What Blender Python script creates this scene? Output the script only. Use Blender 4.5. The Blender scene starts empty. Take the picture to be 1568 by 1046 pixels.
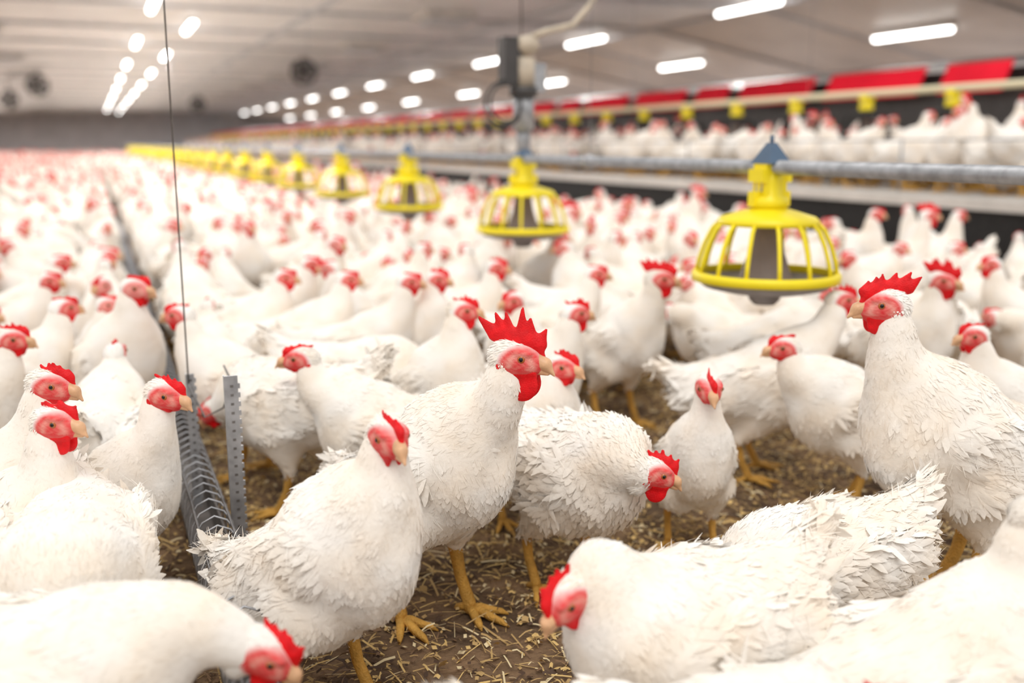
import bpy, math, numpy as np
rng=np.random.default_rng(7)
scene=bpy.context.scene
scene.view_settings.view_transform='Standard'
scene.view_settings.look='None'
LINK=scene.collection.objects.link
# ---------------------------------------------------------------- materials
def newmat(name):
    m=bpy.data.materials.new(name); m.use_nodes=True
    nt=m.node_tree; return m,nt,nt.nodes['Principled BSDF']
def simple(name,col,rough=.6,metal=0,noise=0,nscale=8,bump=0,bscale=60,emit=None,estr=0,col2=None,spec=.5,bdist=.01):
    m,nt,b=newmat(name)
    b.inputs['Roughness'].default_value=rough; b.inputs['Metallic'].default_value=metal
    b.inputs['Base Color'].default_value=(*col,1)
    b.inputs['Specular IOR Level'].default_value=spec
    tc=nt.nodes.new('ShaderNodeTexCoord')
    if noise or col2:
        n=nt.nodes.new('ShaderNodeTexNoise'); n.inputs['Scale'].default_value=nscale; n.inputs['Detail'].default_value=5
        nt.links.new(tc.outputs['Object'],n.inputs['Vector'])
        r=nt.nodes.new('ShaderNodeValToRGB'); r.color_ramp.elements[0].position=.3; r.color_ramp.elements[1].position=.7
        c2=col2 if col2 else tuple(c*(1-noise) for c in col)
        r.color_ramp.elements[0].color=(*c2,1); r.color_ramp.elements[1].color=(*col,1)
        nt.links.new(n.outputs['Fac'],r.inputs['Fac']); nt.links.new(r.outputs['Color'],b.inputs['Base Color'])
    if bump:
        n=nt.nodes.new('ShaderNodeTexNoise'); n.inputs['Scale'].default_value=bscale; n.inputs['Detail'].default_value=4
        nt.links.new(tc.outputs['Object'],n.inputs['Vector'])
        bp=nt.nodes.new('ShaderNodeBump'); bp.inputs['Strength'].default_value=bump; bp.inputs['Distance'].default_value=bdist
        nt.links.new(n.outputs['Fac'],bp.inputs['Height']); nt.links.new(bp.outputs['Normal'],b.inputs['Normal'])
    if emit:
        b.inputs['Emission Color'].default_value=(*emit,1); b.inputs['Emission Strength'].default_value=estr
    return m
def plumage():
    m,nt,b=newmat('white_plumage')
    tc=nt.nodes.new('ShaderNodeTexCoord')
    n=nt.nodes.new('ShaderNodeTexNoise'); n.inputs['Scale'].default_value=9; n.inputs['Detail'].default_value=2
    nt.links.new(tc.outputs['Object'],n.inputs['Vector'])
    r=nt.nodes.new('ShaderNodeValToRGB'); r.color_ramp.elements[0].position=.28; r.color_ramp.elements[1].position=.62
    r.color_ramp.elements[0].color=(.93,.84,.73,1); r.color_ramp.elements[1].color=(.965,.94,.905,1)
    nt.links.new(n.outputs['Fac'],r.inputs['Fac'])
    a=nt.nodes.new('ShaderNodeAttribute'); a.attribute_name='Col'
    mx=nt.nodes.new('ShaderNodeMix'); mx.data_type='RGBA'; mx.blend_type='MULTIPLY'; mx.inputs[0].default_value=1
    nt.links.new(r.outputs['Color'],mx.inputs[6]); nt.links.new(a.outputs['Color'],mx.inputs[7])
    n2=nt.nodes.new('ShaderNodeTexNoise'); n2.inputs['Scale'].default_value=80; n2.inputs['Detail'].default_value=3
    nt.links.new(tc.outputs['Object'],n2.inputs['Vector'])
    bp=nt.nodes.new('ShaderNodeBump'); bp.inputs['Strength'].default_value=.3; bp.inputs['Distance'].default_value=.005
    nt.links.new(n2.outputs['Fac'],bp.inputs['Height'])
    df=nt.nodes.new('ShaderNodeBsdfDiffuse'); df.inputs['Roughness'].default_value=.4
    nt.links.new(mx.outputs[2],df.inputs['Color']); nt.links.new(bp.outputs['Normal'],df.inputs['Normal'])
    nt.links.new(df.outputs[0],nt.nodes['Material Output'].inputs['Surface'])
    nt.nodes.remove(b)
    return m
def vcol(name,rough=.6,bump=0,bscale=200,bdist=.01):
    m=simple(name,(1,1,1),rough,bump=bump,bscale=bscale,bdist=bdist); nt=m.node_tree
    a=nt.nodes.new('ShaderNodeAttribute'); a.attribute_name='Col'
    nt.links.new(a.outputs['Color'],nt.nodes['Principled BSDF'].inputs['Base Color']); return m
M_FEA=plumage()
M_HEAD=vcol('head_skin',.6,.35,350,.004)
M_COMB=simple('comb_red',(.90,.006,.012),.45,noise=.3,nscale=60,bump=.35,bscale=420,bdist=.004,spec=.3)
M_BEAK=simple('beak_horn',(.82,.48,.27),.4,noise=.3,nscale=60)
M_LEG=simple('leg_yellow',(.86,.47,.09),.5,noise=.35,nscale=40,bump=.6,bscale=260)
M_IRIS=simple('eye_iris',(.45,.13,.03),.15)
M_PUP=simple('eye_pupil',(.004,.003,.003),.05)
BIRD=[M_FEA,M_HEAD,M_COMB,M_BEAK,M_LEG,M_IRIS,M_PUP]
# ---------------------------------------------------------------- mesh builder
class MB:
    def __init__(s): s.V=[];s.F=[];s.M=[];s.C=[];s.S=[];s.NN=[];s.n=0
    def add(s,v,f,m=0,c=(1,1,1),smooth=True,nn=None):
        v=np.asarray(v,float).reshape(-1,3); f=np.asarray(f,int).reshape(-1,4)
        s.V.append(v); s.F.append(f+s.n); s.M.append(np.full(len(f),m)); s.S.append(np.full(len(f),smooth))
        c=np.asarray(c,float)
        if c.ndim==1: c=np.tile(c,(len(v),1))
        s.C.append(c); s.NN.append(np.zeros_like(v) if nn is None else nn); s.n+=len(v)
    def build(s,name,mats,link=True,col=True,normals=False):
        V=np.concatenate(s.V);F=np.concatenate(s.F);M=np.concatenate(s.M);S=np.concatenate(s.S)
        me=bpy.data.meshes.new(name); me.vertices.add(len(V)); me.vertices.foreach_set('co',V.ravel().astype(np.float32))
        me.loops.add(F.size); me.loops.foreach_set('vertex_index',F.ravel().astype(np.int32))
        me.polygons.add(len(F)); me.polygons.foreach_set('loop_start',(np.arange(len(F))*4).astype(np.int32))
        for m in mats: me.materials.append(m)
        me.polygons.foreach_set('material_index',M.astype(np.int32)); me.polygons.foreach_set('use_smooth',S.astype(bool))
        me.update(calc_edges=True)
        if col:
            C=np.concatenate(s.C); C=np.hstack([C,np.ones((len(C),1))])
            a=me.attributes.new('Col','FLOAT_COLOR','POINT'); a.data.foreach_set('color',C.ravel().astype(np.float32))
        if normals:
            me.normals_split_custom_set_from_vertices(np.concatenate(s.NN).astype(np.float32))
        ob=bpy.data.objects.new(name,me)
        if link: LINK(ob)
        return ob
def nrm(a): return a/(np.linalg.norm(a,axis=-1,keepdims=True)+1e-12)
def tube(mb,path,rad,n=8,m=0,c=(1,1,1),flat=None,closed=False,smooth=True):
    P=np.asarray(path,float); k=len(P); rad=np.broadcast_to(np.asarray(rad,float),(k,))
    T=np.zeros_like(P)
    if closed: T=np.roll(P,-1,0)-np.roll(P,1,0)
    else:
        T[1:-1]=P[2:]-P[:-2]; T[0]=P[1]-P[0]; T[-1]=P[-1]-P[-2]
    T=nrm(T); up=np.array([0,0,1.]) if abs(T[0][2])<.9 else np.array([1.,0,0])
    N=np.zeros_like(P); x=up
    for i in range(k):
        x=x-T[i]*np.dot(x,T[i]); x=x/(np.linalg.norm(x)+1e-9); N[i]=x
    B=np.cross(T,N); a=np.arange(n)/n*2*math.pi
    V=P[:,None]+rad[:,None,None]*(np.cos(a)[None,:,None]*N[:,None]+np.sin(a)[None,:,None]*B[:,None])
    V=V.reshape(-1,3)
    R=k if closed else k-1
    i=np.repeat(np.arange(R),n); j=np.tile(np.arange(n),R); i2=(i+1)%k; j2=(j+1)%n
    F=np.stack([i*n+j,i*n+j2,i2*n+j2,i2*n+j],1)
    if not closed:
        base=len(V); V=np.vstack([V,P[0]+(V[:n]-P[0])*.02,P[-1]+(V[(k-1)*n:k*n]-P[-1])*.02])
        jj=np.arange(n); j2=(jj+1)%n
        F=np.vstack([F,np.stack([base+jj,base+j2,j2,jj],1),np.stack([(k-1)*n+jj,(k-1)*n+j2,base+n+j2,base+n+jj],1)])
    mb.add(V,F,m,c,smooth)
def lathe(mb,prof,cx,cy,n=24,m=0,c=(1,1,1),smooth=True):
    pr=np.asarray(prof,float); k=len(pr); a=np.arange(n)/n*2*math.pi
    V=np.zeros((k,n,3)); V[...,0]=cx+pr[:,0:1]*np.cos(a); V[...,1]=cy+pr[:,0:1]*np.sin(a); V[...,2]=pr[:,1:2]
    i=np.repeat(np.arange(k-1),n); j=np.tile(np.arange(n),k-1); j2=(j+1)%n
    mb.add(V,np.stack([i*n+j,i*n+j2,(i+1)*n+j2,(i+1)*n+j],1),m,c,smooth)
def box(mb,lo,hi,m=0,c=(1,1,1)):
    x0,y0,z0=lo;x1,y1,z1=hi
    V=[(x0,y0,z0),(x1,y0,z0),(x1,y1,z0),(x0,y1,z0),(x0,y0,z1),(x1,y0,z1),(x1,y1,z1),(x0,y1,z1)]
    mb.add(V,[(3,2,1,0),(4,5,6,7),(0,1,5,4),(1,2,6,5),(2,3,7,6),(3,0,4,7)],m,c,False)
def quad(mb,a,b,c_,d,m=0): mb.add([a,b,c_,d],[(0,1,2,3)],m,smooth=False)
def sphere(mb,c,r,m=0,n=10,sc=(1,1,1),col=(1,1,1)):
    k=8; t=np.linspace(0.02,math.pi-.02,k); a=np.arange(n)/n*2*math.pi
    V=np.zeros((k,n,3)); V[...,0]=np.sin(t)[:,None]*np.cos(a)*sc[0]; V[...,1]=np.sin(t)[:,None]*np.sin(a)*sc[1]; V[...,2]=-np.cos(t)[:,None]*sc[2]
    V=V*r+np.asarray(c)
    i=np.repeat(np.arange(k-1),n); j=np.tile(np.arange(n),k-1); j2=(j+1)%n
    mb.add(V,np.stack([i*n+j,i*n+j2,(i+1)*n+j2,(i+1)*n+j],1),m,col)
def surfnets(f,lo,hi,h):
    lo=np.asarray(lo,float); hi=np.asarray(hi,float)
    ax=[np.arange(lo[i],hi[i]+h,h) for i in range(3)]
    G=np.stack(np.meshgrid(*ax,indexing='ij'),-1); shp=G.shape[:3]
    D=f(G.reshape(-1,3)).reshape(shp); S=D<0
    n=np.array(shp)-1; acc=np.zeros((*n,3)); cnt=np.zeros(tuple(n)); crosses=[]
    for a in range(3):
        b=(a+1)%3; c=(a+2)%3
        s0=[slice(None)]*3; s1=[slice(None)]*3; s0[a]=slice(0,-1); s1[a]=slice(1,None)
        d0=D[tuple(s0)]; d1=D[tuple(s1)]; x=S[tuple(s0)]!=S[tuple(s1)]
        t=np.where(x,d0/np.where(x,d0-d1,1),0); crosses.append((x,S[tuple(s0)]))
        for ob in (0,1):
            for oc in (0,1):
                sl=[slice(None)]*3; sl[b]=slice(ob,ob+n[b]); sl[c]=slice(oc,oc+n[c]); sl=tuple(sl)
                xx=x[sl].astype(float); cnt+=xx
                acc[...,a]+=xx*t[sl]; acc[...,b]+=xx*ob; acc[...,c]+=xx*oc
    occ=cnt>0; idx=-np.ones(tuple(n),int); idx[occ]=np.arange(occ.sum())
    ijk=np.stack(np.nonzero(occ),1); V=lo+h*(ijk+acc[occ]/cnt[occ][:,None])
    F=[]
    for a in range(3):
        b=(a+1)%3; c=(a+2)%3; x,ins=crosses[a]
        p=np.stack(np.nonzero(x),1); ok=(p[:,b]>0)&(p[:,c]>0)&(p[:,b]<n[b])&(p[:,c]<n[c]); p=p[ok]; fl=ins[tuple(p.T)]
        def g(db,dc):
            q=p.copy(); q[:,b]+=db; q[:,c]+=dc; return idx[tuple(q.T)]
        q=np.stack([g(-1,-1),g(0,-1),g(0,0),g(-1,0)],1); q[~fl]=q[~fl][:,::-1]; F.append(q)
    F=np.concatenate(F)
    e=h*.5; N=np.stack([f(V+e*np.eye(3)[i])-f(V-e*np.eye(3)[i]) for i in range(3)],1)/(2*e)
    L=np.linalg.norm(N,axis=1,keepdims=True)+1e-9; d=f(V)[:,None]; V=V-N/L*np.clip(d/L,-h*.5,h*.5)
    return V,F,N/L
def ell(P,c,r,R=None):
    q=P-np.asarray(c)
    if R is not None: q=q@R
    r=np.asarray(r); k0=np.linalg.norm(q/r,axis=1); k1=np.linalg.norm(q/(r*r),axis=1)+1e-9
    return k0*(k0-1)/k1
def cone(P,a,b,ra,rb,ys=1):
    a=np.asarray(a,float);b=np.asarray(b,float)
    if ys!=1: s=np.array([1,ys,1]); P=P*s;a=a*s;b=b*s
    ab=b-a; t=np.clip(((P-a)@ab)/(ab@ab+1e-12),0,1)
    d=np.linalg.norm(P-(a+t[:,None]*ab),axis=1)-(ra+(rb-ra)*t)
    return d/ (ys if ys!=1 else 1)
def smin(a,b,k):
    h=np.clip(.5+.5*(b-a)/k,0,1); return b+(a-b)*h-k*h*(1-h)
def feathers(mb,P,N,T,L,W,lift,curl,m=0,tint=None,coarse=False,soft=.85):
    k=len(P); S=nrm(np.cross(N,T))
    us=np.array([0,.4,.78,1.]) if not coarse else np.array([0,.55,1.]); ws=np.array([.4,1,.75,.12]) if not coarse else np.array([.4,1,.15]); vs=np.array([-1,0,1.])
    U=us[None,:,None]; Wv=ws[None,:,None]; Vv=vs[None,None,:]
    Lx=L[:,None,None]; Wx=W[:,None,None]
    al=(U*Lx); sd=.5*Wx*Wv*Vv; up=-.0005+Lx*(lift[:,None,None]*U-curl[:,None,None]*U*U)-Wx*.12*Wv*Vv*Vv
    V=P[:,None,None]+T[:,None,None]*(al+0*Vv)[...,None]+S[:,None,None]*(sd+0*U)[...,None]+N[:,None,None]*(up)[...,None]
    sl=(lift[:,None,None]-2*curl[:,None,None]*U)
    NN=N[:,None,None]+(1-soft)*(S[:,None,None]*(Vv*1.2+0*U+0*Lx)[...,None]-T[:,None,None]*(sl*1.5+0*Vv)[...,None])
    NN=nrm(NN)
    nu=len(us); per=nu*3; f=[]
    for i in range(nu-1):
        for j in range(2): f.append((i*3+j,(i+1)*3+j,(i+1)*3+j+1,i*3+j+1))
    F=(np.array(f)[None]+(np.arange(k)*per)[:,None,None]).reshape(-1,4)
    if tint is None: tint=np.ones(k)
    C=np.repeat(tint,per)[:,None]*np.ones((1,3))
    mb.add(V.reshape(-1,3),F,m,C,nn=NN.reshape(-1,3))
# ---------------------------------------------------------------- head prototype
HC={}
def head_proto(kind,comb,wat,h,seed):
    key=(kind,comb,wat,h,seed)
    if key in HC: return HC[key]
    mb=MB(); r=np.random.default_rng(seed*3+int(comb*10)); far=h>.0035
    def fh(P):
        d=ell(P,(0,0,0),(.034,.0220,.0250))
        d=smin(d,ell(P,(.018,0,-.004),(.024,.017,.019)),.012)
        d=smin(d,cone(P,(-.008,0,-.006),(-.014,0,-.030),.020,.018),.014)
        for s in(-1,1): d=smin(d,ell(P,(.013,s*.0160,.012),(.014,.006,.005)),.006)
        return d
    V,F,N=surfnets(fh,(-.075,-.045,-.085),(.055,.045,.04),h)
    q=np.sqrt(((V[:,0]-.015)/.030)**2+((V[:,2]+.005)/.026)**2)
    mk=np.clip((1.12-q)/.3,0,1)
    nz=.5+.5*np.sin(V[:,0]*520+3*np.sin(V[:,2]*300))*np.sin(V[:,2]*430+V[:,1]*200)
    red=np.array([.76,.018,.028]) ; pink=np.array([.84,.30,.25]) if kind=='f' else np.array([.86,.34,.29])
    if far: red=np.array([.80,.13,.12]); mk=mk*.9
    wf=np.clip(np.exp(-((q-.50)/.18)**2)*.7+.40*nz,0,1)[:,None]
    wf=np.where((V[:,2]<-.010)[:,None],wf*.3,wf)
    fc=red*(1-wf)+pink*wf
    wh=np.array([.95,.925,.89])
    C=wh*(1-mk[:,None])+fc*mk[:,None]
    mb.add(V,F,1,C,nn=N)
    sel=np.nonzero((mk<.35))[0]
    if len(sel):
        nn_=900 if h<.003 else 70
        pk=r.choice(sel,nn_); T=np.tile([-1.,0,-.5],(nn_,1))+r.normal(0,.2,(nn_,3)); n=N[pk]; T=nrm(T-n*(T*n).sum(1,keepdims=True))
        feathers(mb,V[pk],n,T,r.uniform(.008,.014,nn_),r.uniform(.002,.004,nn_),r.uniform(.05,.20,nn_),r.uniform(.0,.12,nn_),0,r.uniform(.97,1,nn_),True)
    hb=h
    def fb(P):
        d=cone(P,(.026,0,.003),(.044,0,-.001),.0125,.0080); d=smin(d,cone(P,(.044,0,-.001),(.058,0,-.013),.0077,.0018),.006)
        d2=cone(P,(.028,0,-.010),(.049,0,-.0125),.008,.003); return smin(d,d2,.0015)
    V,F,N=surfnets(fb,(.008,-.02,-.03),(.072,.02,.022),hb*.85); mb.add(V,F,3,nn=N)
    k=6 if kind=='m' else 5
    if kind=='m': xs=np.linspace(.036,-.034,k)+r.normal(0,.0015,k); hs=np.array([.014,.026,.036,.034,.026,.014])*comb*r.uniform(.75,1.12,k)
    else: xs=np.linspace(.034,-.008,k); hs=np.array([.003,.005,.0055,.004,.002])*comb*r.uniform(.7,1.2,k)
    jit=r.normal(0,.003,k)
    def fc2(P):
        P=P.copy(); P[:,1]+=.003*np.sin(P[:,0]*90+seed)
        if kind=='m':
            d=ell(P,(.002,0,.024),(.038,.0056,.014*max(.8,comb))); rb,rt,zb=.0105,.0018,.026
        else:
            d=ell(P,(.015,0,.019),(.023,.0046,.0075*max(.8,comb**.5))); rb,rt,zb=.0060,.0024,.020
        d=smin(d,cone(P,(.038,0,.008),(.030,0,.020),.004,.0055),.006)
        for i in range(k):
            b0=(xs[i]*.9,0,zb); t=(xs[i]*1.22-.010+jit[i],0,zb+.004+hs[i]); d=smin(d,cone(P,b0,t,rb,rt,2.0),.004)
        return d
    V,F,N=surfnets(fc2,(-.068,-.018,.0),(.055,.018,.045+.045*comb),h*.85)
    mb.add(V,F,2,nn=N)
    wr=(.0185,.0050,.0195) if kind=='m' else (.0110,.0042,.0115)
    wr=tuple(x*(wat if i!=1 else 1) for i,x in enumerate(wr))
    def fw(P):
        d=None
        for s in(-1,1):
            e=ell(P,(.018,s*.0080,-.015-wr[2]*.75),wr); e=smin(e,cone(P,(.028,s*.007,-.012),(.006,s*.012,-.017),.006,.006),.010)
            d=e if d is None else np.minimum(d,e)
            d=np.minimum(d,ell(P,(-.012,s*.0190,-.012),(.007,.004,.011)))
        return d
    V,F,N=surfnets(fw,(-.03,-.035,-.03-wr[2]*2.1),(.05,.035,.01),h*.85); mb.add(V,F,2,nn=N)
    for s in(-1,1):
        sphere(mb,(.015,s*.0176,.004),.0064,5,12); sphere(mb,(.0156,s*.0210,.0042),.0037,6,10)
        sphere(mb,(.044,s*.0062,.001),.0012,6,6)
    HC[key]=(np.concatenate(mb.V),np.concatenate(mb.F),np.concatenate(mb.M),np.concatenate(mb.C),np.concatenate(mb.NN)); return HC[key]
def Ry(a): c,s=math.cos(a),math.sin(a); return np.array([[c,0,s],[0,1,0],[-s,0,c]])
def Rz(a): c,s=math.cos(a),math.sin(a); return np.array([[c,-s,0],[s,c,0],[0,0,1]])
# ---------------------------------------------------------------- bird
def bird(kind='f',Z=.44,reach=.17,side=0,hyaw=0,hpitch=-5,bp=12,S=1.,bz=None,fluff=.09,seed=0,h=.009,nf=3000,nw=2800,comb=1.,wat=1.,step=.03,hh=.0024,neckr=1.,slim=.92,tail=1.,name='hen',link=True,coarse=False,hscale=None):
    r=np.random.default_rng(seed+100); mb=MB()
    if bz is None: bz=(.245 if kind=='f' else .29)*S
    C=np.array([0,0,bz]); R=Ry(-math.radians(bp))
    tb=lambda x,y,z: C+R@(np.array([x,y*slim,z])*S)
    hy=math.radians(hyaw); hp=math.radians(hpitch); RH=Rz(hy)@Ry(-hp); hd=RH@np.array([1,0,0])
    hs=hscale or (1.10 if kind=='f' else 1.25)
    H=np.array([reach,side,Z])
    P0=tb(.085,0,.03); P3=H-hd*.012+RH@np.array([0,0,-.012])
    if Z>bz+.12: P1=P0+np.array([.075,0,.08])*S*(1 if Z<bz+.25 else .9); P2=P3+np.array([-.012,0,-.10*S])
    else: P1=P0+np.array([.08,0,.05]); P2=P3-hd*.05+np.array([-.03,0,.015])
    ts=np.linspace(0,1,10)[:,None]; NP=(1-ts)**3*P0+3*(1-ts)**2*ts*P1+3*(1-ts)*ts**2*P2+ts**3*P3
    nr=np.interp(ts[:,0],[0,.25,.5,.75,1],[.082,.062,.046,.036,.027])*neckr*(S if kind=='f' else S*.95); nr[-1]=.0225*hs
    legs=[]
    for s in(-1,1):
        fx=.0+s*step; legs.append((s,np.array([fx-.035*S,s*.052*S,min(bz*.47,.118*S if kind=='f' else .15*S)]),np.array([fx,s*.055*S,.012])))
    def groups(P):
        Pb=(P-C)@R/S; Pb=Pb/np.array([1,slim,1])
        g={}
        b=ell(Pb,(-.01,0,0),(.160,.102,.100)); b=smin(b,ell(Pb,(.070,0,-.005),(.095,.088,.102)),.05); b=smin(b,ell(Pb,(-.12,0,.015),(.090,.070,.072)),.05)
        g['body']=b*S*min(1,slim)
        w=None
        for s in(-1,1):
            q=ell(Pb,(-.03,s*.096,.018),(.125,.020,.060),Ry(.12)); q=smin(q,cone(Pb,(-.11,s*.080,.02),(-.20,s*.040,.035),.030,.010),.03)
            w=q if w is None else np.minimum(w,q)
        g['wing']=w*S
        g['tail']=cone(Pb,(-.15,0,.030),(-.225*tail,0,.105*tail),.050,.022)*S
        n=None
        for i in range(9):
            q=cone(P,NP[i],NP[i+1],nr[i],nr[i+1]); n=q if n is None else smin(n,q,.012)
        g['neck']=n
        t=None
        for s,hk,ft in legs:
            q=cone(P,np.array([.015*S,s*.050*S,bz-.055*S]),hk+np.array([0.006,0,.006]),.058*S,.018*S); t=q if t is None else np.minimum(t,q)
        g['thigh']=t
        return g
    def f(P):
        g=groups(P); d=smin(g['body'],g['wing'],.014*S); d=smin(d,g['tail'],.05*S); d=smin(d,g['neck'],.05*S); d=smin(d,g['thigh'],.03*S)
        return d-.0026*(np.sin(P[:,0]*55+seed)*np.sin(P[:,1]*60+1+seed)*np.sin(P[:,2]*50+seed*2))
    lo=np.array([-.34*S,-.19*S,.05]); hi=np.array([max(.26*S,reach+.06),.19*S,max(bz+.20*S,Z+.05)])
    lo[1]=min(lo[1],side-.06); hi[1]=max(hi[1],side+.06); lo[2]=min(.04,Z-.07)
    V,F,N=surfnets(f,lo,hi,h); mb.add(V,F,0,(.985,.98,.975),nn=N)
    A=np.linalg.norm(np.cross(V[F[:,2]]-V[F[:,0]],V[F[:,3]]-V[F[:,1]]),axis=1)
    ctr=V[F].mean(1); g=groups(ctr); keys=['body','wing','tail','neck','thigh']; G=np.stack([g[k] for k in keys],1); G[:,1]-=.006*S; grp=G.argmin(1)
    seg=np.stack([np.linalg.norm(ctr-NP[i],axis=1) for i in range(10)],1).argmin(1); tn=seg/9.
    dens=np.where(grp==3,1.0+2.4*tn**1.2,1.0); pr=A*dens; pr/=pr.sum()
    Tn=nrm(np.gradient(NP,axis=0))
    def layer(nf,ls,ws,ll,sp):
        pk=r.choice(len(F),nf,p=pr)
        w=r.dirichlet([1,1,1,1],nf); P=(V[F[pk]]*w[...,None]).sum(1); n=nrm((N[F[pk]]*w[...,None]).sum(1)); gr=grp[pk]; t=tn[pk]
        Pb=(P-C)@R/S; T=np.zeros((nf,3)); dn=np.clip(Pb[:,0]/.15,0,1)
        T[:]=np.stack([-np.ones(nf)+.5*dn,np.zeros(nf),-.25-1.1*dn],1)@R.T; T[gr==1]=R@np.array([-1,0,-.05]); T[gr==2]=R@np.array([-.8,0,.45]); T[gr==3]=-Tn[seg[pk]][gr==3]; T[gr==4]=[-.25,0,-1]
        T=T+r.normal(0,sp+.30*fluff,(nf,3)); T=nrm(T-n*(T*n).sum(1,keepdims=True))
        L=ls*np.select([gr==0,gr==1,gr==2,gr==3],[.027-.005*dn,.042+0*dn,.045+0*dn,.024-.012*t],.022)*r.uniform(.75,1.25,nf)*S
        W=ws*np.select([gr==0,gr==1,gr==2,gr==3],[.0120+0*dn,.013+0*dn,.015+0*dn,.009-.004*t],.009)*r.uniform(.8,1.2,nf)*S*(1.5 if coarse else 1)
        cl=np.clip(.5+1.1*np.sin(P[:,0]*31+seed)*np.sin(P[:,1]*37+2*seed)*np.sin(P[:,2]*29+seed)+.25,0,1.4)
        lf0=ll*np.select([gr==1,gr==2],[.06+0*dn,.09+0*dn],.065)*r.uniform(.4,1.5,nf); cu=lf0*.8+r.uniform(-.01,.07,nf)+fluff*r.uniform(0,.25,nf); lf=lf0+fluff*r.uniform(.05,.55,nf)*(cl if fluff<.4 else 1)
        feathers(mb,P,n,T,L,W,lf,cu,0,r.uniform(.965,1.015,nf),coarse or ws<.4,soft=.87)
    layer(nf,1,1,1,.20)
    if nw: layer(nw,.9,.12,3.4,.38)
    PP=[];NN=[];TT=[];LL=[];WW=[]
    for s in(-1,1):
        for i in range(8):
            a=i/7; PP.append(tb(-.07-.09*a,s*(.104-.035*a),.050-.06*abs(a-.3)-.02*(1-a))); NN.append(R@np.array([0,s,.15+.2*a])); TT.append(R@np.array([-1,-s*.36,.08-.1*(1-a)])); LL.append(.085); WW.append(.018)
    nt_=15
    for i in range(nt_):
        a=(i/(nt_-1)-.5)*2; PP.append(tb(-.165,a*.032,.055-abs(a)*.02)); TT.append(R@np.array([-.70,a*.24,.66-.15*abs(a)])); NN.append(R@np.array([.5,a*1.2,.6])); LL.append((.085 if kind=='f' else .13)*tail); WW.append(.024)
    PP,NN,TT=np.array(PP),nrm(np.array(NN)),nrm(np.array(TT)+r.normal(0,.05,(len(TT),3))); NN=nrm(NN-TT*(NN*TT).sum(1,keepdims=True)); k=len(PP)
    feathers(mb,PP,NN,TT,np.array(LL)*S*r.uniform(.8,1.1,k),np.array(WW)*S,np.full(k,.04),r.uniform(.05,.15,k),0,r.uniform(.97,1,k),coarse,soft=.7)
    lt=1.0 if kind=='f' else 1.15
    for s,hk,ft in legs:
        nn=6 if coarse else 9
        mid=(hk+ft)/2+np.array([-.004,0,0])
        tube(mb,[hk+np.array([.02,0,.03])*S,hk,hk+(ft-hk)*.12,mid,ft+np.array([0,0,.012]),ft],np.array([.013,.0135,.0105,.0092,.0100,.010])*S*lt,nn,4)
        for an,ln in((-34,.056),(0,.070),(34,.056),(180,.028)):
            a=math.radians(an+s*8); d=np.array([math.cos(a),math.sin(a),0]); l=ln*S
            pts=[ft,ft+d*l*.35+[0,0,.004],ft+d*l*.7+[0,0,-.002],ft+d*l+[0,0,-.004],ft+d*l*1.22+[0,0,-.010]]
            tube(mb,pts,np.array([.0088,.0072,.0066,.0052,.0012])*S*lt,6,4)
    hv,hf,hm,hc,hn=head_proto(kind,comb,wat,hh,seed%3)
    off=mb.n; v=hv*hs@RH.T+H; mb.V.append(v); mb.F.append(hf+off); mb.M.append(hm); mb.C.append(hc); mb.NN.append(hn@RH.T); mb.S.append(np.full(len(hf),True)); mb.n+=len(v)
    return mb.build(name,BIRD,link,normals=True)
YAW=22.51
HEROXY=[]
def hero(kind,head,al,reach=.17,side=0,body=None,**kw):
    a=math.radians(al-YAW); ca,sa=math.cos(a),math.sin(a)
    if body is not None: x,y=body; Z=head[2]
    else: x=head[0]-ca*reach+sa*side; y=head[1]-sa*reach-ca*side; Z=head[2]
    HEROXY.append((x,y))
    ob=bird(kind,Z=Z,reach=reach,side=side,seed=len(HEROXY)*7,name='rooster' if kind=='m' else 'hen',**kw)
    ob.location=(x,y,0); ob.rotation_euler=(0,0,a); return ob
lo=dict(h=.011,nf=1500,nw=700,hh=.003)
hi=dict(h=.008,nf=4800,nw=5600,hh=.0019)
hero('m',(.63,1.51,.55),-44,.21,hyaw=26,hpitch=-8,S=1.12,bp=34,comb=1.0,wat=1.2,bz=.295,slim=.86,neckr=1.0,fluff=.12,**hi)       #A
hero('f',(.363,1.343,.49),-36,.14,hyaw=-24,hpitch=-12,S=1.06,bp=34,comb=1.2,bz=.255,slim=.86,**hi)                 #B
hero('f',(.91,1.52,.31),-48,.22,hyaw=48,hpitch=-22,S=1.04,bp=2,comb=3.2,wat=1.6,fluff=.6,bz=.26,slim=1.,**hi)    #C
hero('f',(1.14,1.69,.41),-88,.11,hyaw=0,hpitch=-15,S=.84,bp=36,comb=1.3,wat=.5,slim=.82,neckr=.9,bz=.20,**hi)        #D
hero('m',(1.337,1.416,.608),-168,.19,hyaw=-10,hpitch=-4,S=1.24,bp=24,comb=.6,wat=.75,bz=.32,fluff=.12,**hi)                #E
hero('f',(1.51,1.92,.42),-172,.19,hyaw=0,S=1.0,bp=16,wat=.5)           #F
hero('f',(1.83,2.11,.49),5,.22,hyaw=-10,S=1.05,comb=3.2,wat=1.3,bp=14)           #G
hero('m',(1.56,2.60,.50),-50,.16,hyaw=35,S=1.0,bp=30,comb=.62,wat=.85,bz=.27)   #H
hero('f',(.85,2.39,.48),-45,.12,hyaw=40,S=1.0,comb=2.,wat=1.4,bp=32)   #I
hero('f',(.92,1.94,.42),-60,.14,hyaw=25,S=.95,comb=2.,wat=1.,bp=28)   #J
hero('f',(.41,2.24,.42),-176,.20,S=.98,bp=12,wat=.5)   #K
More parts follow.
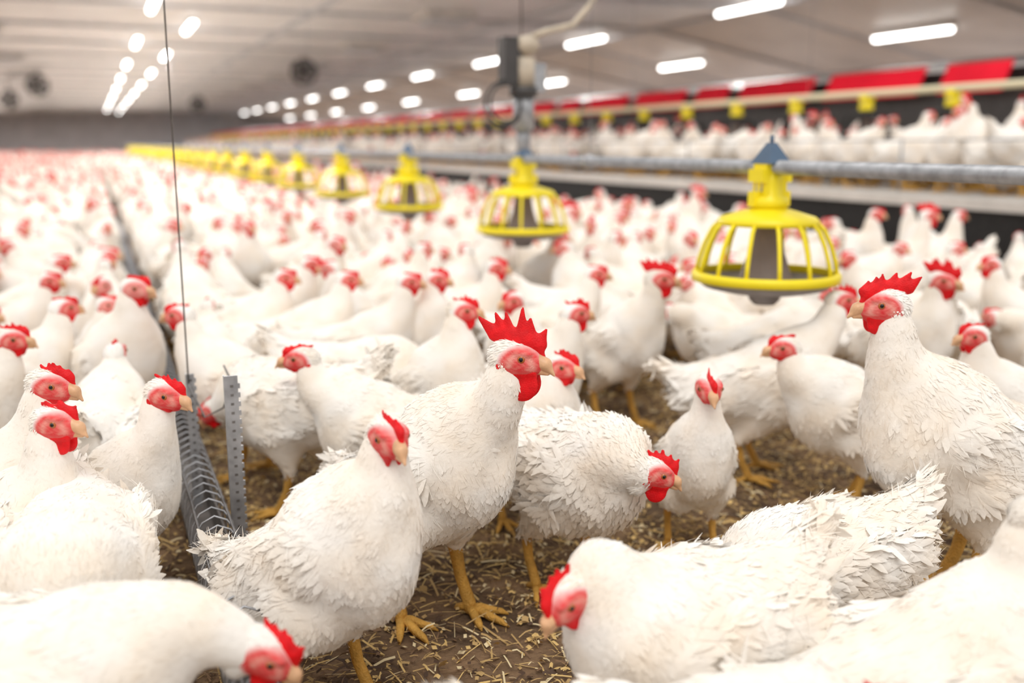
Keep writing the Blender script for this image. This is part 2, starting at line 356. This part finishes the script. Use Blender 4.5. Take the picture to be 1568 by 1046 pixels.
hero('f',(.09,1.89,.45),-28,.15,hyaw=8,hpitch=-12,S=.88,bp=32,comb=1.6,wat=.5,slim=.86)   #L
hero('f',(-.10,1.87,.49),-5,.19,hyaw=0,hpitch=-12,S=.98,comb=2.,wat=.7,bp=22)   #M
hero('f',(-.09,1.72,.46),-25,.15,side=0,hyaw=10,S=.98,comb=1.6,wat=1.5,bp=24,bz=.22)   #N
hero('f',(.15,1.16,.29),8,.27,hyaw=-15,hpitch=-38,S=1.0,bp=0,comb=2.8,wat=1.2,bz=.26,slim=1.,nf=4500,nw=3500)   #O
hero('f',(.529,1.08,.332),-150,.20,hyaw=5,hpitch=-40,S=1.04,bp=2,comb=3.,wat=1.2,bz=.225,slim=1.,fluff=.2,nf=4500,nw=3500)   #P
hero('f',(-.21,2.58,.45),0,.17,comb=2.,bp=18)  #R
hero('f',(.19,2.78,.45),178,.17,**lo)
hero('f',(.90,3.04,.47),-5,.17,wat=1.2,**lo)
hero('f',(1.0,3.06,.47),-40,.12,hyaw=30,wat=1.2,comb=2.4,bp=28,**lo)
hero('f',(1.33,3.36,.46),-20,.17,wat=1.3,comb=2.4,**lo)
hero('f',(.765,3.32,.45),10,.17,**lo)
hero('f',(1.15,2.35,.46),-30,.15,hyaw=40,wat=1.5,comb=2.2,bp=26,**lo)
hero('f',(1.58,3.06,.46),-10,.17,wat=1.3,**lo)
hero('m',(2.32,2.24,.50),-70,.13,hyaw=20,S=1.0,bp=26,bz=.28,comb=.8,wat=.8,**lo)
hero('f',(3.01,2.68,.47),-170,.17,wat=1.4,comb=1.6,**lo)
hero('f',(4.2,3.98,.53),10,.17,comb=1.4,S=1.1,**lo)
hero('m',(3.76,3.75,.56),0,.17,comb=.7,wat=.9,**lo)
hero('f',(3.8,4.15,.54),-40,.13,S=1.1,bp=28,**lo)
hero('f',(2.79,3.18,.45),-150,.17,**lo)
hero('f',(.58,3.45,.45),-10,.17,wat=1.2,**lo)
hero('f',(.74,3.8,.45),-10,.17,comb=1.6,**lo)
hero('f',(-.11,3.03,.45),40,.17,**lo)
hero('f',(-.165,3.67,.45),-10,.17,**lo)
hero('f',(-.15,4.24,.45),20,.17,**lo)
hero('f',(0,0,.12),-158,.26,body=(1.12,1.29),hpitch=-55,bp=-4,bz=.185,S=.96,fluff=.4,slim=1.,nf=4500,nw=4000)   #Q1
hero('f',(1.10,.87,.43),12,.13,bp=18,S=1.04,bz=.205,nf=4000,slim=1.)   #Q3
hero('f',(.75,.78,.28),5,.22,bp=2,hpitch=-30,comb=2.2,S=1.0,bz=.20)   #Q4
hero('f',(0,0,.13),-70,.22,body=(-.075,1.60),bp=-2,hpitch=-65,S=1.06,bz=.255,nf=4400,nw=3500,slim=1.,tail=.8)  #T
hero('f',(0,0,.24),160,.25,body=(.42,2.38),bp=-6,hpitch=-45,S=1.05,bz=.27)  #U
hero('f',(0,0,.24),20,.25,body=(.62,2.68),bp=-6,hpitch=-45,S=1.0,bz=.26,**lo)
hero('f',(0,0,.45),-165,.16,body=(2.08,1.72),**lo)
hero('f',(0,0,.45),-120,.16,body=(2.32,1.50),**lo)
hero('f',(0,0,.42),10,.18,body=(1.98,2.62),**lo)
hero('f',(0,0,.42),-140,.18,body=(2.66,2.05),**lo)
hero('f',(0,0,.44),-100,.16,body=(1.22,2.86),hyaw=-40,**lo)
hero('f',(0,0,.40),100,.16,body=(-.02,2.42),bp=4,**lo)
hero('f',(0,0,.42),-160,.17,body=(2.35,2.85),bz=.23,**lo)
# ---------------------------------------------------------------- flock (one instanced collection)
col=bpy.data.collections.new('flock_variants')
specs=[dict(kind='f',Z=.45,reach=.17,bp=18),dict(kind='f',Z=.47,reach=.14,bp=28,hyaw=30,comb=1.6,wat=1.2),dict(kind='f',Z=.43,reach=.18,bp=12,hyaw=-30,comb=.9,wat=.7),
 dict(kind='m',Z=.54,reach=.15,bp=26,comb=.65,wat=.8,S=1.05),dict(kind='f',Z=.22,reach=.28,bp=-6,hpitch=-50,bz=.26),dict(kind='f',Z=.44,reach=.15,bp=22,hyaw=60,comb=1.2,wat=.8),
 dict(kind='f',Z=.40,reach=.20,bp=8,hyaw=-15,bz=.22,wat=.7),dict(kind='f',Z=.48,reach=.13,bp=30,wat=1.2,comb=1.6,hyaw=-50),
 dict(kind='f',Z=.33,reach=.15,bp=8,hyaw=20,bz=.15,S=1.05,wat=.8),dict(kind='f',Z=.36,reach=.22,bp=4,hyaw=-70,bz=.24,S=1.05,comb=1.2)]
for i,s in enumerate(specs):
    o=bird(seed=500+i*3,h=.013,nf=800,nw=0,hh=.0042,coarse=True,name='flock_bird_%d'%i,link=False,**s); col.objects.link(o)
cy,sy=math.cos(math.radians(YAW)),math.sin(math.radians(YAW))
pts=[];HX=np.array(HEROXY)
def infr(x,y):
    u=x*cy-y*sy; w=x*sy+y*cy
    return w>.5 and abs(u)/w<.62, w
def scatter(x0,x1,y0,y1,sp,z,near):
    y=y0; row=0
    while y<y1:
        x=x0+(row%2)*sp/2
        while x<x1:
            px=x+rng.uniform(-.3,.3)*sp; py=y+rng.uniform(-.3,.3)*sp; x+=sp
            ok,w=infr(px,py)
            if not ok or px<x0 or px>x1: continue
            if near:
                if ((HX-[px,py])**2).sum(1).min()<.28**2: continue
                if -.31<px-.16<.33: continue
                if px>.1 and w<3.15: continue
                if px<=.1 and py<2.25: continue
                k=(py-2.27)/1.72; 
                if math.hypot(px-1.71,(k-round(k))*1.72)<.27: continue
            pts.append((px,py,z))
        y+=sp*.866; row+=1
scatter(-7.5,4.40,1.0,60,.31,0,True)
scatter(4.95,6.95,.5,60,.34,.60,False)
n0=len(pts)
for sx in(-.155,.165):           # birds lined up along both sides of the feeder trough
    y=2.6
    while y<60:
        px=.16+sx+rng.uniform(-.015,.015); py=y; y+=rng.uniform(.30,.42)
        if ((HX-[px,py])**2).sum(1).min()>.26**2: pts.append((px,py,0))
pts=np.array(pts); n=len(pts)
rot=rng.uniform(0,2*math.pi,n); m_=n-n0
rot[n0:]=np.where(rng.uniform(size=m_)<.5,math.pi/2,-math.pi/2)+rng.normal(0,.2,m_)
me=bpy.data.meshes.new('chicken_flock'); me.vertices.add(n); me.vertices.foreach_set('co',pts.ravel())
a=me.attributes.new('rot','FLOAT_VECTOR','POINT'); rv=np.zeros((n,3)); rv[:,2]=rot; a.data.foreach_set('vector',rv.ravel())
a=me.attributes.new('scl','FLOAT','POINT'); a.data.foreach_set('value',rng.uniform(.88,1.12,n))
a=me.attributes.new('idx','INT','POINT'); a.data.foreach_set('value',rng.choice(10,n,p=[.13,.11,.12,.04,.13,.12,.09,.07,.10,.09]).astype(np.int32))
fl=bpy.data.objects.new('chicken_flock',me); LINK(fl)
ng=bpy.data.node_groups.new('flock_instances','GeometryNodeTree')
ng.interface.new_socket(name='Geometry',in_out='INPUT',socket_type='NodeSocketGeometry'); ng.interface.new_socket(name='Geometry',in_out='OUTPUT',socket_type='NodeSocketGeometry')
gi=ng.nodes.new('NodeGroupInput'); go=ng.nodes.new('NodeGroupOutput'); iop=ng.nodes.new('GeometryNodeInstanceOnPoints'); ci=ng.nodes.new('GeometryNodeCollectionInfo')
ci.inputs['Collection'].default_value=col; ci.inputs['Separate Children'].default_value=True; ci.inputs['Reset Children'].default_value=True
def na(nm,t):
    k=ng.nodes.new('GeometryNodeInputNamedAttribute'); k.data_type=t; k.inputs['Name'].default_value=nm
    return [o for o in k.outputs if o.enabled and o.name=='Attribute'][0]
er=ng.nodes.new('FunctionNodeEulerToRotation')
lk=ng.links.new
lk(gi.outputs[0],iop.inputs['Points']); lk(ci.outputs[0],iop.inputs['Instance']); iop.inputs['Pick Instance'].default_value=True
lk(na('idx','INT'),iop.inputs['Instance Index']); lk(na('rot','FLOAT_VECTOR'),er.inputs[0]); lk(er.outputs[0],iop.inputs['Rotation']); lk(na('scl','FLOAT'),iop.inputs['Scale'])
lk(iop.outputs[0],go.inputs[0])
md=fl.modifiers.new('instances','NODES'); md.node_group=ng
# ---------------------------------------------------------------- building
M_FLOOR=simple('litter_floor',(.34,.215,.12),.95,col2=(.06,.035,.02),nscale=7,bump=1.,bscale=70)
M_CEIL=simple('ceiling_panel',(.80,.775,.77),.40,noise=.25,nscale=1.2)
M_WALL=simple('wall_panel',(.74,.72,.74),.7,noise=.2,nscale=1.5)
M_RIB=simple('ceiling_rib_grey',(.56,.56,.58),.6,noise=.2)
M_GALV=simple('galvanized_steel',(.48,.49,.52),.45,.6,noise=.4,nscale=30)
M_WIRE=simple('dark_wire',(.24,.23,.23),.4,.7,noise=.4,nscale=60)
M_TROUGH=simple('trough_dark_steel',(.22,.20,.19),.5,.4,noise=.5,nscale=25)
M_YEL=simple('yellow_plastic',(.98,.80,.01),.4,noise=.08,nscale=12)
M_GREY=simple('grey_plastic',(.30,.27,.265),.5,noise=.3,nscale=20)
M_CONE=simple('brown_plastic_cone',(.25,.19,.165),.5,noise=.2,nscale=20)
M_BLUE=simple('blue_grey_cap',(.08,.14,.23),.5,noise=.2)
M_BLACK=simple('black_netting',(.02,.018,.018),.8,noise=.4,nscale=20)
M_WHT=simple('white_board',(.68,.64,.60),.6,noise=.2,nscale=6)
M_RED=simple('red_curtain',(.90,.010,.035),.6,noise=.2,nscale=3,spec=.2)
M_TUBE=simple('led_tube',(1,1,1),.3,emit=(1,.98,.95),estr=9)
M_DARK=simple('dark_machine',(.06,.055,.055),.5,noise=.3)
mb=MB(); box(mb,(-9,-6,-.1),(13.5,72,0)); mb.build('floor',[M_FLOOR],col=False)
CZ=[(-9,2.25),(-2.5,2.86),(9,2.86),(13,2.15)]
mb=MB(); Y0,Y1=8.,70.
for (xa,za),(xb,zb) in zip(CZ[:-1],CZ[1:]):
    V=[(xa,Y0,za),(xb,Y0,zb),(xb,Y1,zb),(xa,Y1,za),(xa,Y0,za+.08),(xb,Y0,zb+.08),(xb,Y1,zb+.08),(xa,Y1,za+.08)]
    mb.add(V,[(3,2,1,0),(4,5,6,7),(0,1,5,4),(1,2,6,5),(2,3,7,6),(3,0,4,7)],0,smooth=False)
for i,y in enumerate(np.arange(Y0+1.5,Y1,3.0)):
    for (xa,za),(xb,zb) in zip(CZ[:-1],CZ[1:]):
        V=[(xa,y-.04,za-.05),(xb,y-.04,zb-.05),(xb,y+.04,zb-.05),(xa,y+.04,za-.05),(xa,y-.04,za+.01),(xb,y-.04,zb+.01),(xb,y+.04,zb+.01),(xa,y+.04,za+.01)]
        mb.add(V,[(3,2,1,0),(4,5,6,7),(0,1,5,4),(1,2,6,5),(2,3,7,6),(3,0,4,7)],1,smooth=False)
for x in (-2.5,3.2,6.4,9.0): box(mb,(x-.03,Y0,2.80),(x+.03,Y1,2.87),1)
mb.build('ceiling',[M_CEIL,M_RIB],col=False)
for i,(x,y) in enumerate([(5.1,15+5*k) for k in range(8)]+[(-1.6,19+6*k) for k in range(6)]):
    mb=MB(); box(mb,(x-.4,y-.4,2.76),(x+.4,y+.4,2.86),0); box(mb,(x-.32,y-.32,2.70),(x+.32,y+.32,2.76),1)
    for s in(-1,1): tube(mb,[(x+s*.36,y,2.76),(x+s*.30,y,2.64),(x,y,2.60)],.01,5,1)
    mb.build('ceiling_air_inlet',[M_WHT,M_RIB],col=False)
mb=MB(); box(mb,(-9.15,Y0,0),(-9,Y1,2.3)); mb.build('wall_left',[M_WALL],col=False)
mb=MB(); box(mb,(13,Y0-3,0),(13.15,Y1,2.2)); mb.build('wall_right',[M_WALL],col=False)
mb=MB(); box(mb,(-9,Y1,0),(13,Y1+.15,2.95)); mb.build('wall_far',[M_WALL],col=False)
mb=MB(); box(mb,(4.6,-1,0),(7.3,69,.56),0); box(mb,(4.56,-1,.54),(4.62,69,.60),1)
for x in np.arange(4.64,7.3,.09): box(mb,(x,-1,.56),(x+.05,69,.60),1)
mb.build('raised_slat_platform',[M_BLACK,M_WHT],col=False)
mb=MB(); box(mb,(7.35,-1,0),(8.6,69,1.42),0); box(mb,(7.3,-1,.60),(7.35,69,.95),1)
quad(mb,(7.25,-1,1.58),(8.6,-1,1.78),(8.6,69,1.78),(7.25,69,1.58),0); box(mb,(7.36,-1,1.42),(8.6,69,1.56),0)
y=-.8; k=0
while y<68:
    L=(1.3,1.3,.7)[k%3]; k+=1
    V=[(7.22,y,1.61),(7.22,y+L,1.61),(7.10,y+L,1.35),(7.10,y,1.35)]; V2=[(a+.02,b,c) for a,b,c in V]
    mb.add(V+V2,[(0,1,2,3),(7,6,5,4),(3,2,6,7),(0,3,7,4),(1,0,4,5),(2,1,5,6)],3,smooth=False); y+=L+.26
mb.build('nest_box_row',[M_DARK,M_WHT,M_GREY,M_RED],col=False)
def tubeobj(x,y,z,P):
    mb=MB(); tube(mb,[(x,y-.72,z-.06),(x,y+.72,z-.06)],.045,8,0); box(mb,(x-.06,y-.76,z-.045),(x+.06,y+.76,z+.02),1)
    mb.build('led_tube_light',[M_TUBE,M_WHT],col=False)
    if P:
        l=bpy.data.lights.new('led_tube_lamp','AREA'); l.shape='RECTANGLE'; l.size=.09; l.size_y=1.4; l.energy=P; l.color=(1,.98,.95)
        o=bpy.data.objects.new('led_tube_lamp',l); o.location=(x,y,z-.115); LINK(o)
for k in range(0,10): tubeobj(.93,9.4+5.7*k,2.86,80)
for k in range(0,10): tubeobj(1.63,12.0+5.8*k,2.86,80)
for k in range(0,11): tubeobj(8.7,12.3+5.1*k,2.86,125)
for k in range(0,9): tubeobj(10.85,11.4+6.1*k,2.5,95)
for k in range(0,8): tubeobj(-5.,14+7*k,2.6,180)
for x,y,z in((4.5,23,2.5),(-2.3,36,2.3),(3.8,40,2.4),(-1.2,30,2.45)):
    mb=MB(); a=np.linspace(0,2*math.pi,24,endpoint=False)
    for dy in(-.1,.1): tube(mb,np.stack([x+.27*np.cos(a),0*a+y+dy,z+.27*np.sin(a)],1),.02,6,0,closed=True)
    sphere(mb,(x,y,z),.09,0)
    for k in range(5):
        t=k*2*math.pi/5; d=np.array([math.cos(t),0,math.sin(t)]); e=np.array([-math.sin(t),.5,math.cos(t)]); c=np.array([x,y,z])
        mb.add([c+d*.05-e*.04,c+d*.25-e*.09,c+d*.25+e*.09,c+d*.05+e*.04],[(0,1,2,3)],0)
    for k in range(16):
        t=k*2*math.pi/16; d=np.array([math.cos(t),0,math.sin(t)]); tube(mb,[np.array([x,y-.12,z])+d*.05,np.array([x,y-.12,z])+d*.27],.006,4,0)
    tube(mb,[(x,y,z+.27),(x,y,2.86)],.015,6,0)
    mb.build('circulation_fan',[M_DARK],col=False)
# ---------------------------------------------------------------- feeder line
def pan(mb,x,y,zp,drop=0,fine=True,gm=0):
    n=28 if fine else 14; z0=zp-.84-drop
    Z=lambda z:z+z0
    lathe(mb,[(0.001,Z(.828)),(.034,Z(.828)),(.038,Z(.80)),(.036,Z(.765)),(.052,Z(.755)),(.054,Z(.735)),(.046,Z(.73))],x,y,n,0)
    lathe(mb,[(.046,Z(.73)),(.075,Z(.722)),(.128,Z(.706)),(.138,Z(.696)),(.138,Z(.684)),(.128,Z(.684)),(.06,Z(.70)),(.001,Z(.70))],x,y,n,gm)
    box(mb,(x-.034,y-.03,Z(.76)),(x+.034,y+.03,Z(.85)),0)
    box(mb,(x-.036,y-.014,Z(.775)),(x+.036,y+.014,Z(.80)),4)
    for s in(-1,1):
        box(mb,(x-.012+s*.05,y-.012,Z(.735)),(x+.012+s*.05,y+.012,Z(.775)),0)
        box(mb,(x+s*.040-.008,y-.033,Z(.80)),(x+s*.040+.008,y+.033,Z(.835)),0)
    c=np.array([x,y,0]); 
    if not drop:
        b=[(x-.036,y-.045,Z(.85)),(x+.036,y-.045,Z(.85)),(x+.036,y+.045,Z(.85)),(x-.036,y+.045,Z(.85))]; t=[(x-.008,y-.012,Z(.905)),(x+.008,y-.012,Z(.905)),(x+.008,y+.012,Z(.905)),(x-.008,y+.012,Z(.905))]
        mb.add(b+t,[(0,1,5,4),(1,2,6,5),(2,3,7,6),(3,0,4,7),(4,5,6,7)],3,smooth=False)
        tube(mb,[(x,y,Z(.90)),(x,y,Z(.925))],.006,6,3)
    else: tube(mb,[(x,y,zp),(x,y,Z(.84))],.025,8,4)
    ns=14
    for i in range(ns):
        a=2*math.pi*(i+.5)/ns; d=np.array([math.cos(a),math.sin(a),0])
        p=[c+d*r+[0,0,Z(z)] for r,z in((.130,.692),(.150,.672),(.170,.63),(.184,.585),(.192,.545))]
        tube(mb,p,.0060 if fine else .006,6 if fine else 4,gm)
    lathe(mb,[(.186,Z(.555)),(.199,Z(.555)),(.203,Z(.547)),(.203,Z(.530)),(.188,Z(.530)),(.186,Z(.555))],x,y,n*2 if fine else 16,gm)
    lathe(mb,[(.001,Z(.496)),(.06,Z(.496)),(.12,Z(.500)),(.17,Z(.512)),(.192,Z(.532)),(.188,Z(.534)),(.165,Z(.518)),(.11,Z(.507)),(.001,Z(.507))],x,y,n,2)
    lathe(mb,[(.001,Z(.462)),(.030,Z(.462)),(.042,Z(.475)),(.048,Z(.498))],x,y,n,2)
    lathe(mb,[(.090,Z(.508)),(.075,Z(.53)),(.048,Z(.61)),(.038,Z(.66)),(.038,Z(.70))],x,y,n,1)
    for k in range(6):
        t=k*math.pi/3; d=np.array([math.cos(t),math.sin(t),0]); tube(mb,[c+d*.095+[0,0,Z(.512)],c+d*.178+[0,0,Z(.522)]],.004,4,2)
PM=[M_YEL,M_CONE,M_GREY,M_BLUE,M_GALV]
mb=MB(); tube(mb,[(1.71,-3,.84),(1.71,20,.84),(1.71,69,.84)],.0195,14,4)
for k in range(-2,30): 
    if k==-1: continue
    pan(mb,1.71,2.28+1.72*k,.84,0,k<4)
for k in range(6):
    y=2.27+1.1+k*5.16; tube(mb,[(1.71,y,.85),(1.71,y,2.9)],.0015,4,4)
    tube(mb,[(1.71,y-.02,.84),(1.71,y+.02,.84)],.026,10,4)
mb.build('pan_feeder_line',PM,col=False)
mb=MB(); tube(mb,[(5.6,-1,1.29),(5.6,69,1.29)],.026,8,5)
for k in range(0,60): pan(mb,5.6,2.0+.86*k,1.29,.02,False,6)
for y in np.arange(1,68,3): tube(mb,[(5.6,y,1.29),(5.6,y,2.86)],.003,4,4)
mb.build('pan_feeder_line',PM+[simple('cream_pipe',(.80,.72,.50),.5),M_BLACK],col=False)
mb=MB(); tube(mb,[(4.75,-1,.93),(4.75,68,.93)],.006,6,0)
for y in np.arange(0,68,2.5): tube(mb,[(4.75,y,.60),(4.75,y,.94)],.008,6,0)
mb.build('guard_rail_wire',[M_GALV],col=False)
mb=MB(); X,Yq=1.71,4.0
tube(mb,[(X,Yq,.86),(X,Yq,.98)],.03,12,1); tube(mb,[(X,Yq,.96),(X,Yq,1.12)],.045,14,1); tube(mb,[(X,Yq,1.10),(X,Yq,1.14)],.06,14,0)
tube(mb,[(X,Yq,1.14),(X,Yq,1.26)],.05,14,2); tube(mb,[(X-.03,Yq,1.10),(X-.03,Yq,1.33)],.028,10,0)
sphere(mb,(X+.01,Yq,1.31),.055,2,12,(1.1,1,.8)); box(mb,(X-.10,Yq-.04,1.15),(X-.04,Yq+.04,1.34),0); box(mb,(X+.03,Yq-.03,1.12),(X+.09,Yq+.03,1.24),1)
a=np.linspace(0,2*math.pi,20,endpoint=False)
for k,rr in enumerate((.07,.085,.08)): tube(mb,np.stack([X-.10+rr*np.cos(a),Yq-.05+.02*k+0*a,1.07+rr*1.1*np.sin(a)],1),.006,6,0,closed=True)
tube(mb,[(X+.02,Yq,1.34),(X+.10,Yq,1.37),(X+.22,Yq-.02,1.40),(X+.32,Yq,1.50),(X+.36,Yq,1.7),(X+.38,Yq,2.2),(X+.38,Yq,2.9)],.014,8,2)
tube(mb,[(X-.01,Yq,1.3),(X-.01,Yq,2.9)],.003,4,0)
mb.build('feeder_drive_unit',[M_DARK,M_GALV,simple('beige_plastic',(.60,.51,.40),.5,noise=.3,nscale=20)],col=False)
# chain feeder trough with wire grill
mb=MB(); x0=.16; ys,ye=.75,60
for (xa,za),(xb,zb) in (((-.034,.12),(-.028,.07)),((-.028,.07),(.028,.07)),((.028,.07),(.034,.12))):
    quad(mb,(x0+xa,ys,za),(x0+xa,ye,za),(x0+xb,ye,zb),(x0+xb,ys,zb),2)
for dx,dz,rr in((-.036,.12,.0036),(.036,.12,.0036),(-.030,.205,.0028),(.030,.205,.0028)): tube(mb,[(x0+dx,ys,dz),(x0+dx,8,dz),(x0+dx,ye,dz)],rr,6,2 if rr>.0035 else 1)
y=ys+.02
arc=[(-.038,.115),(-.042,.16),(-.036,.19),(-.022,.212),(0,.222),(.022,.212),(.036,.19),(.042,.16),(.038,.115)]
while y<10:
    tube(mb,[(x0+a_,y+.014*math.sin(i_*.4),b_) for i_,(a_,b_) in enumerate(arc)],.0020,6,0); y+=.05
for y in np.arange(1.2,30,1.9):
    box(mb,(x0-.04,y,0.0),(x0-.036,y+.02,.12),0)
mb.build('chain_feeder_trough',[M_GALV,M_WIRE,M_TROUGH],col=False)
def hpost(x,y,z0,z1,w=.02):
    mb=MB(); box(mb,(x-w/2,y-.002,z0),(x+w/2,y+.002,z1),0); box(mb,(x-w/2-.002,y-.002,z0),(x-w/2,y+.012,z1),0)
    z=z0+.02
    while z<z1-.015:
        box(mb,(x+w/2,y-.002,z),(x+w/2+.004,y+.002,z+.010),0); box(mb,(x-.003,y-.0026,z+.003),(x+.003,y+.0026,z+.008),1); z+=.018
    return mb.build('notched_steel_post',[M_GALV,M_WIRE],col=False)
hpost(.217,1.95,0,.46,.024); hpost(.165,2.27,.09,.40,.016)
mb=MB(); tube(mb,[(.16,2.262,.38),(.16,2.262,2.9)],.0018,6,0)
tube(mb,[(.16,2.262,.38),(.19,2.26,.30),(.23,2.25,.32),(.25,2.24,.38),(.235,2.24,.42)],.0022,6,0)
mb.build('suspension_cable',[M_WIRE],col=False)
# ---------------------------------------------------------------- straw litter (one mesh)
M_STRAW=vcol('straw_chips',.7)
mb=MB(); k=80000
Px=rng.uniform(-.6,3.6,k); Py=.7+rng.uniform(0,1,k)**1.3*4.0; an=rng.uniform(0,2*math.pi,k); L=rng.gamma(3,.010,k).clip(.008,.09); W=rng.uniform(.0006,.0018,k); L[:22000]=rng.uniform(.006,.016,22000); W[:22000]=rng.uniform(.0025,.005,22000)
z=rng.uniform(.002,.016,k); d=np.stack([np.cos(an),np.sin(an),rng.normal(0,.16,k)],1); s=np.stack([-np.sin(an),np.cos(an),rng.normal(0,.5,k)],1)
C0=np.stack([Px,Py,z],1); a_=C0-d*L[:,None]/2; b_=C0+d*L[:,None]/2; mid=C0+np.array([0,0,1])*rng.uniform(0,.004,k)[:,None]; a_[:,2]=a_[:,2].clip(.001); b_[:,2]=b_[:,2].clip(.001)
V=np.stack([a_-s*W[:,None],a_+s*W[:,None],mid-s*W[:,None],mid+s*W[:,None],b_-s*W[:,None],b_+s*W[:,None]],1)
F=(np.array([[0,2,3,1],[2,4,5,3]])[None]+(np.arange(k)*6)[:,None,None]).reshape(-1,4)
pal=np.array([[.76,.53,.21],[.54,.36,.15],[.84,.70,.43],[.22,.13,.07],[.09,.05,.03]])
patch=.5+.5*np.sin(Px*3.1+1)*np.sin(Py*2.7+.5); ci_=np.where(rng.uniform(size=k)<.36+.55*patch,rng.choice(3,k,p=[.45,.33,.22]),rng.choice([1,3,4],k,p=[.2,.4,.4]))
mb.add(V.reshape(-1,3),F,0,np.repeat(pal[ci_],6,0)); mb.build('straw_litter',[M_STRAW])
# ---------------------------------------------------------------- world + camera
w=bpy.data.worlds.new('world'); scene.world=w; w.use_nodes=True
bg=w.node_tree.nodes['Background']; bg.inputs[0].default_value=(1,.975,.94,1); bg.inputs[1].default_value=.95
sl=bpy.data.lights.new('added_top_light','SUN'); sl.energy=1.3; sl.angle=math.radians(35); sl.color=(1,.96,.90)  # soft overhead light added for contrast and contact shadows; the barn has no such source
so=bpy.data.objects.new('added_top_light',sl); LINK(so); so.rotation_euler=(math.radians(28),math.radians(-14),0); so.location=(0,0,6)
cam=bpy.data.cameras.new('camera'); co=bpy.data.objects.new('camera',cam); LINK(co); scene.camera=co
cam.lens=35; cam.sensor_width=36; co.location=(0,0,.9); co.rotation_euler=(math.radians(90-11.17),0,math.radians(-YAW))
cam.dof.use_dof=True; cam.dof.focus_distance=1.70; cam.dof.aperture_fstop=1.7; cam.clip_end=200
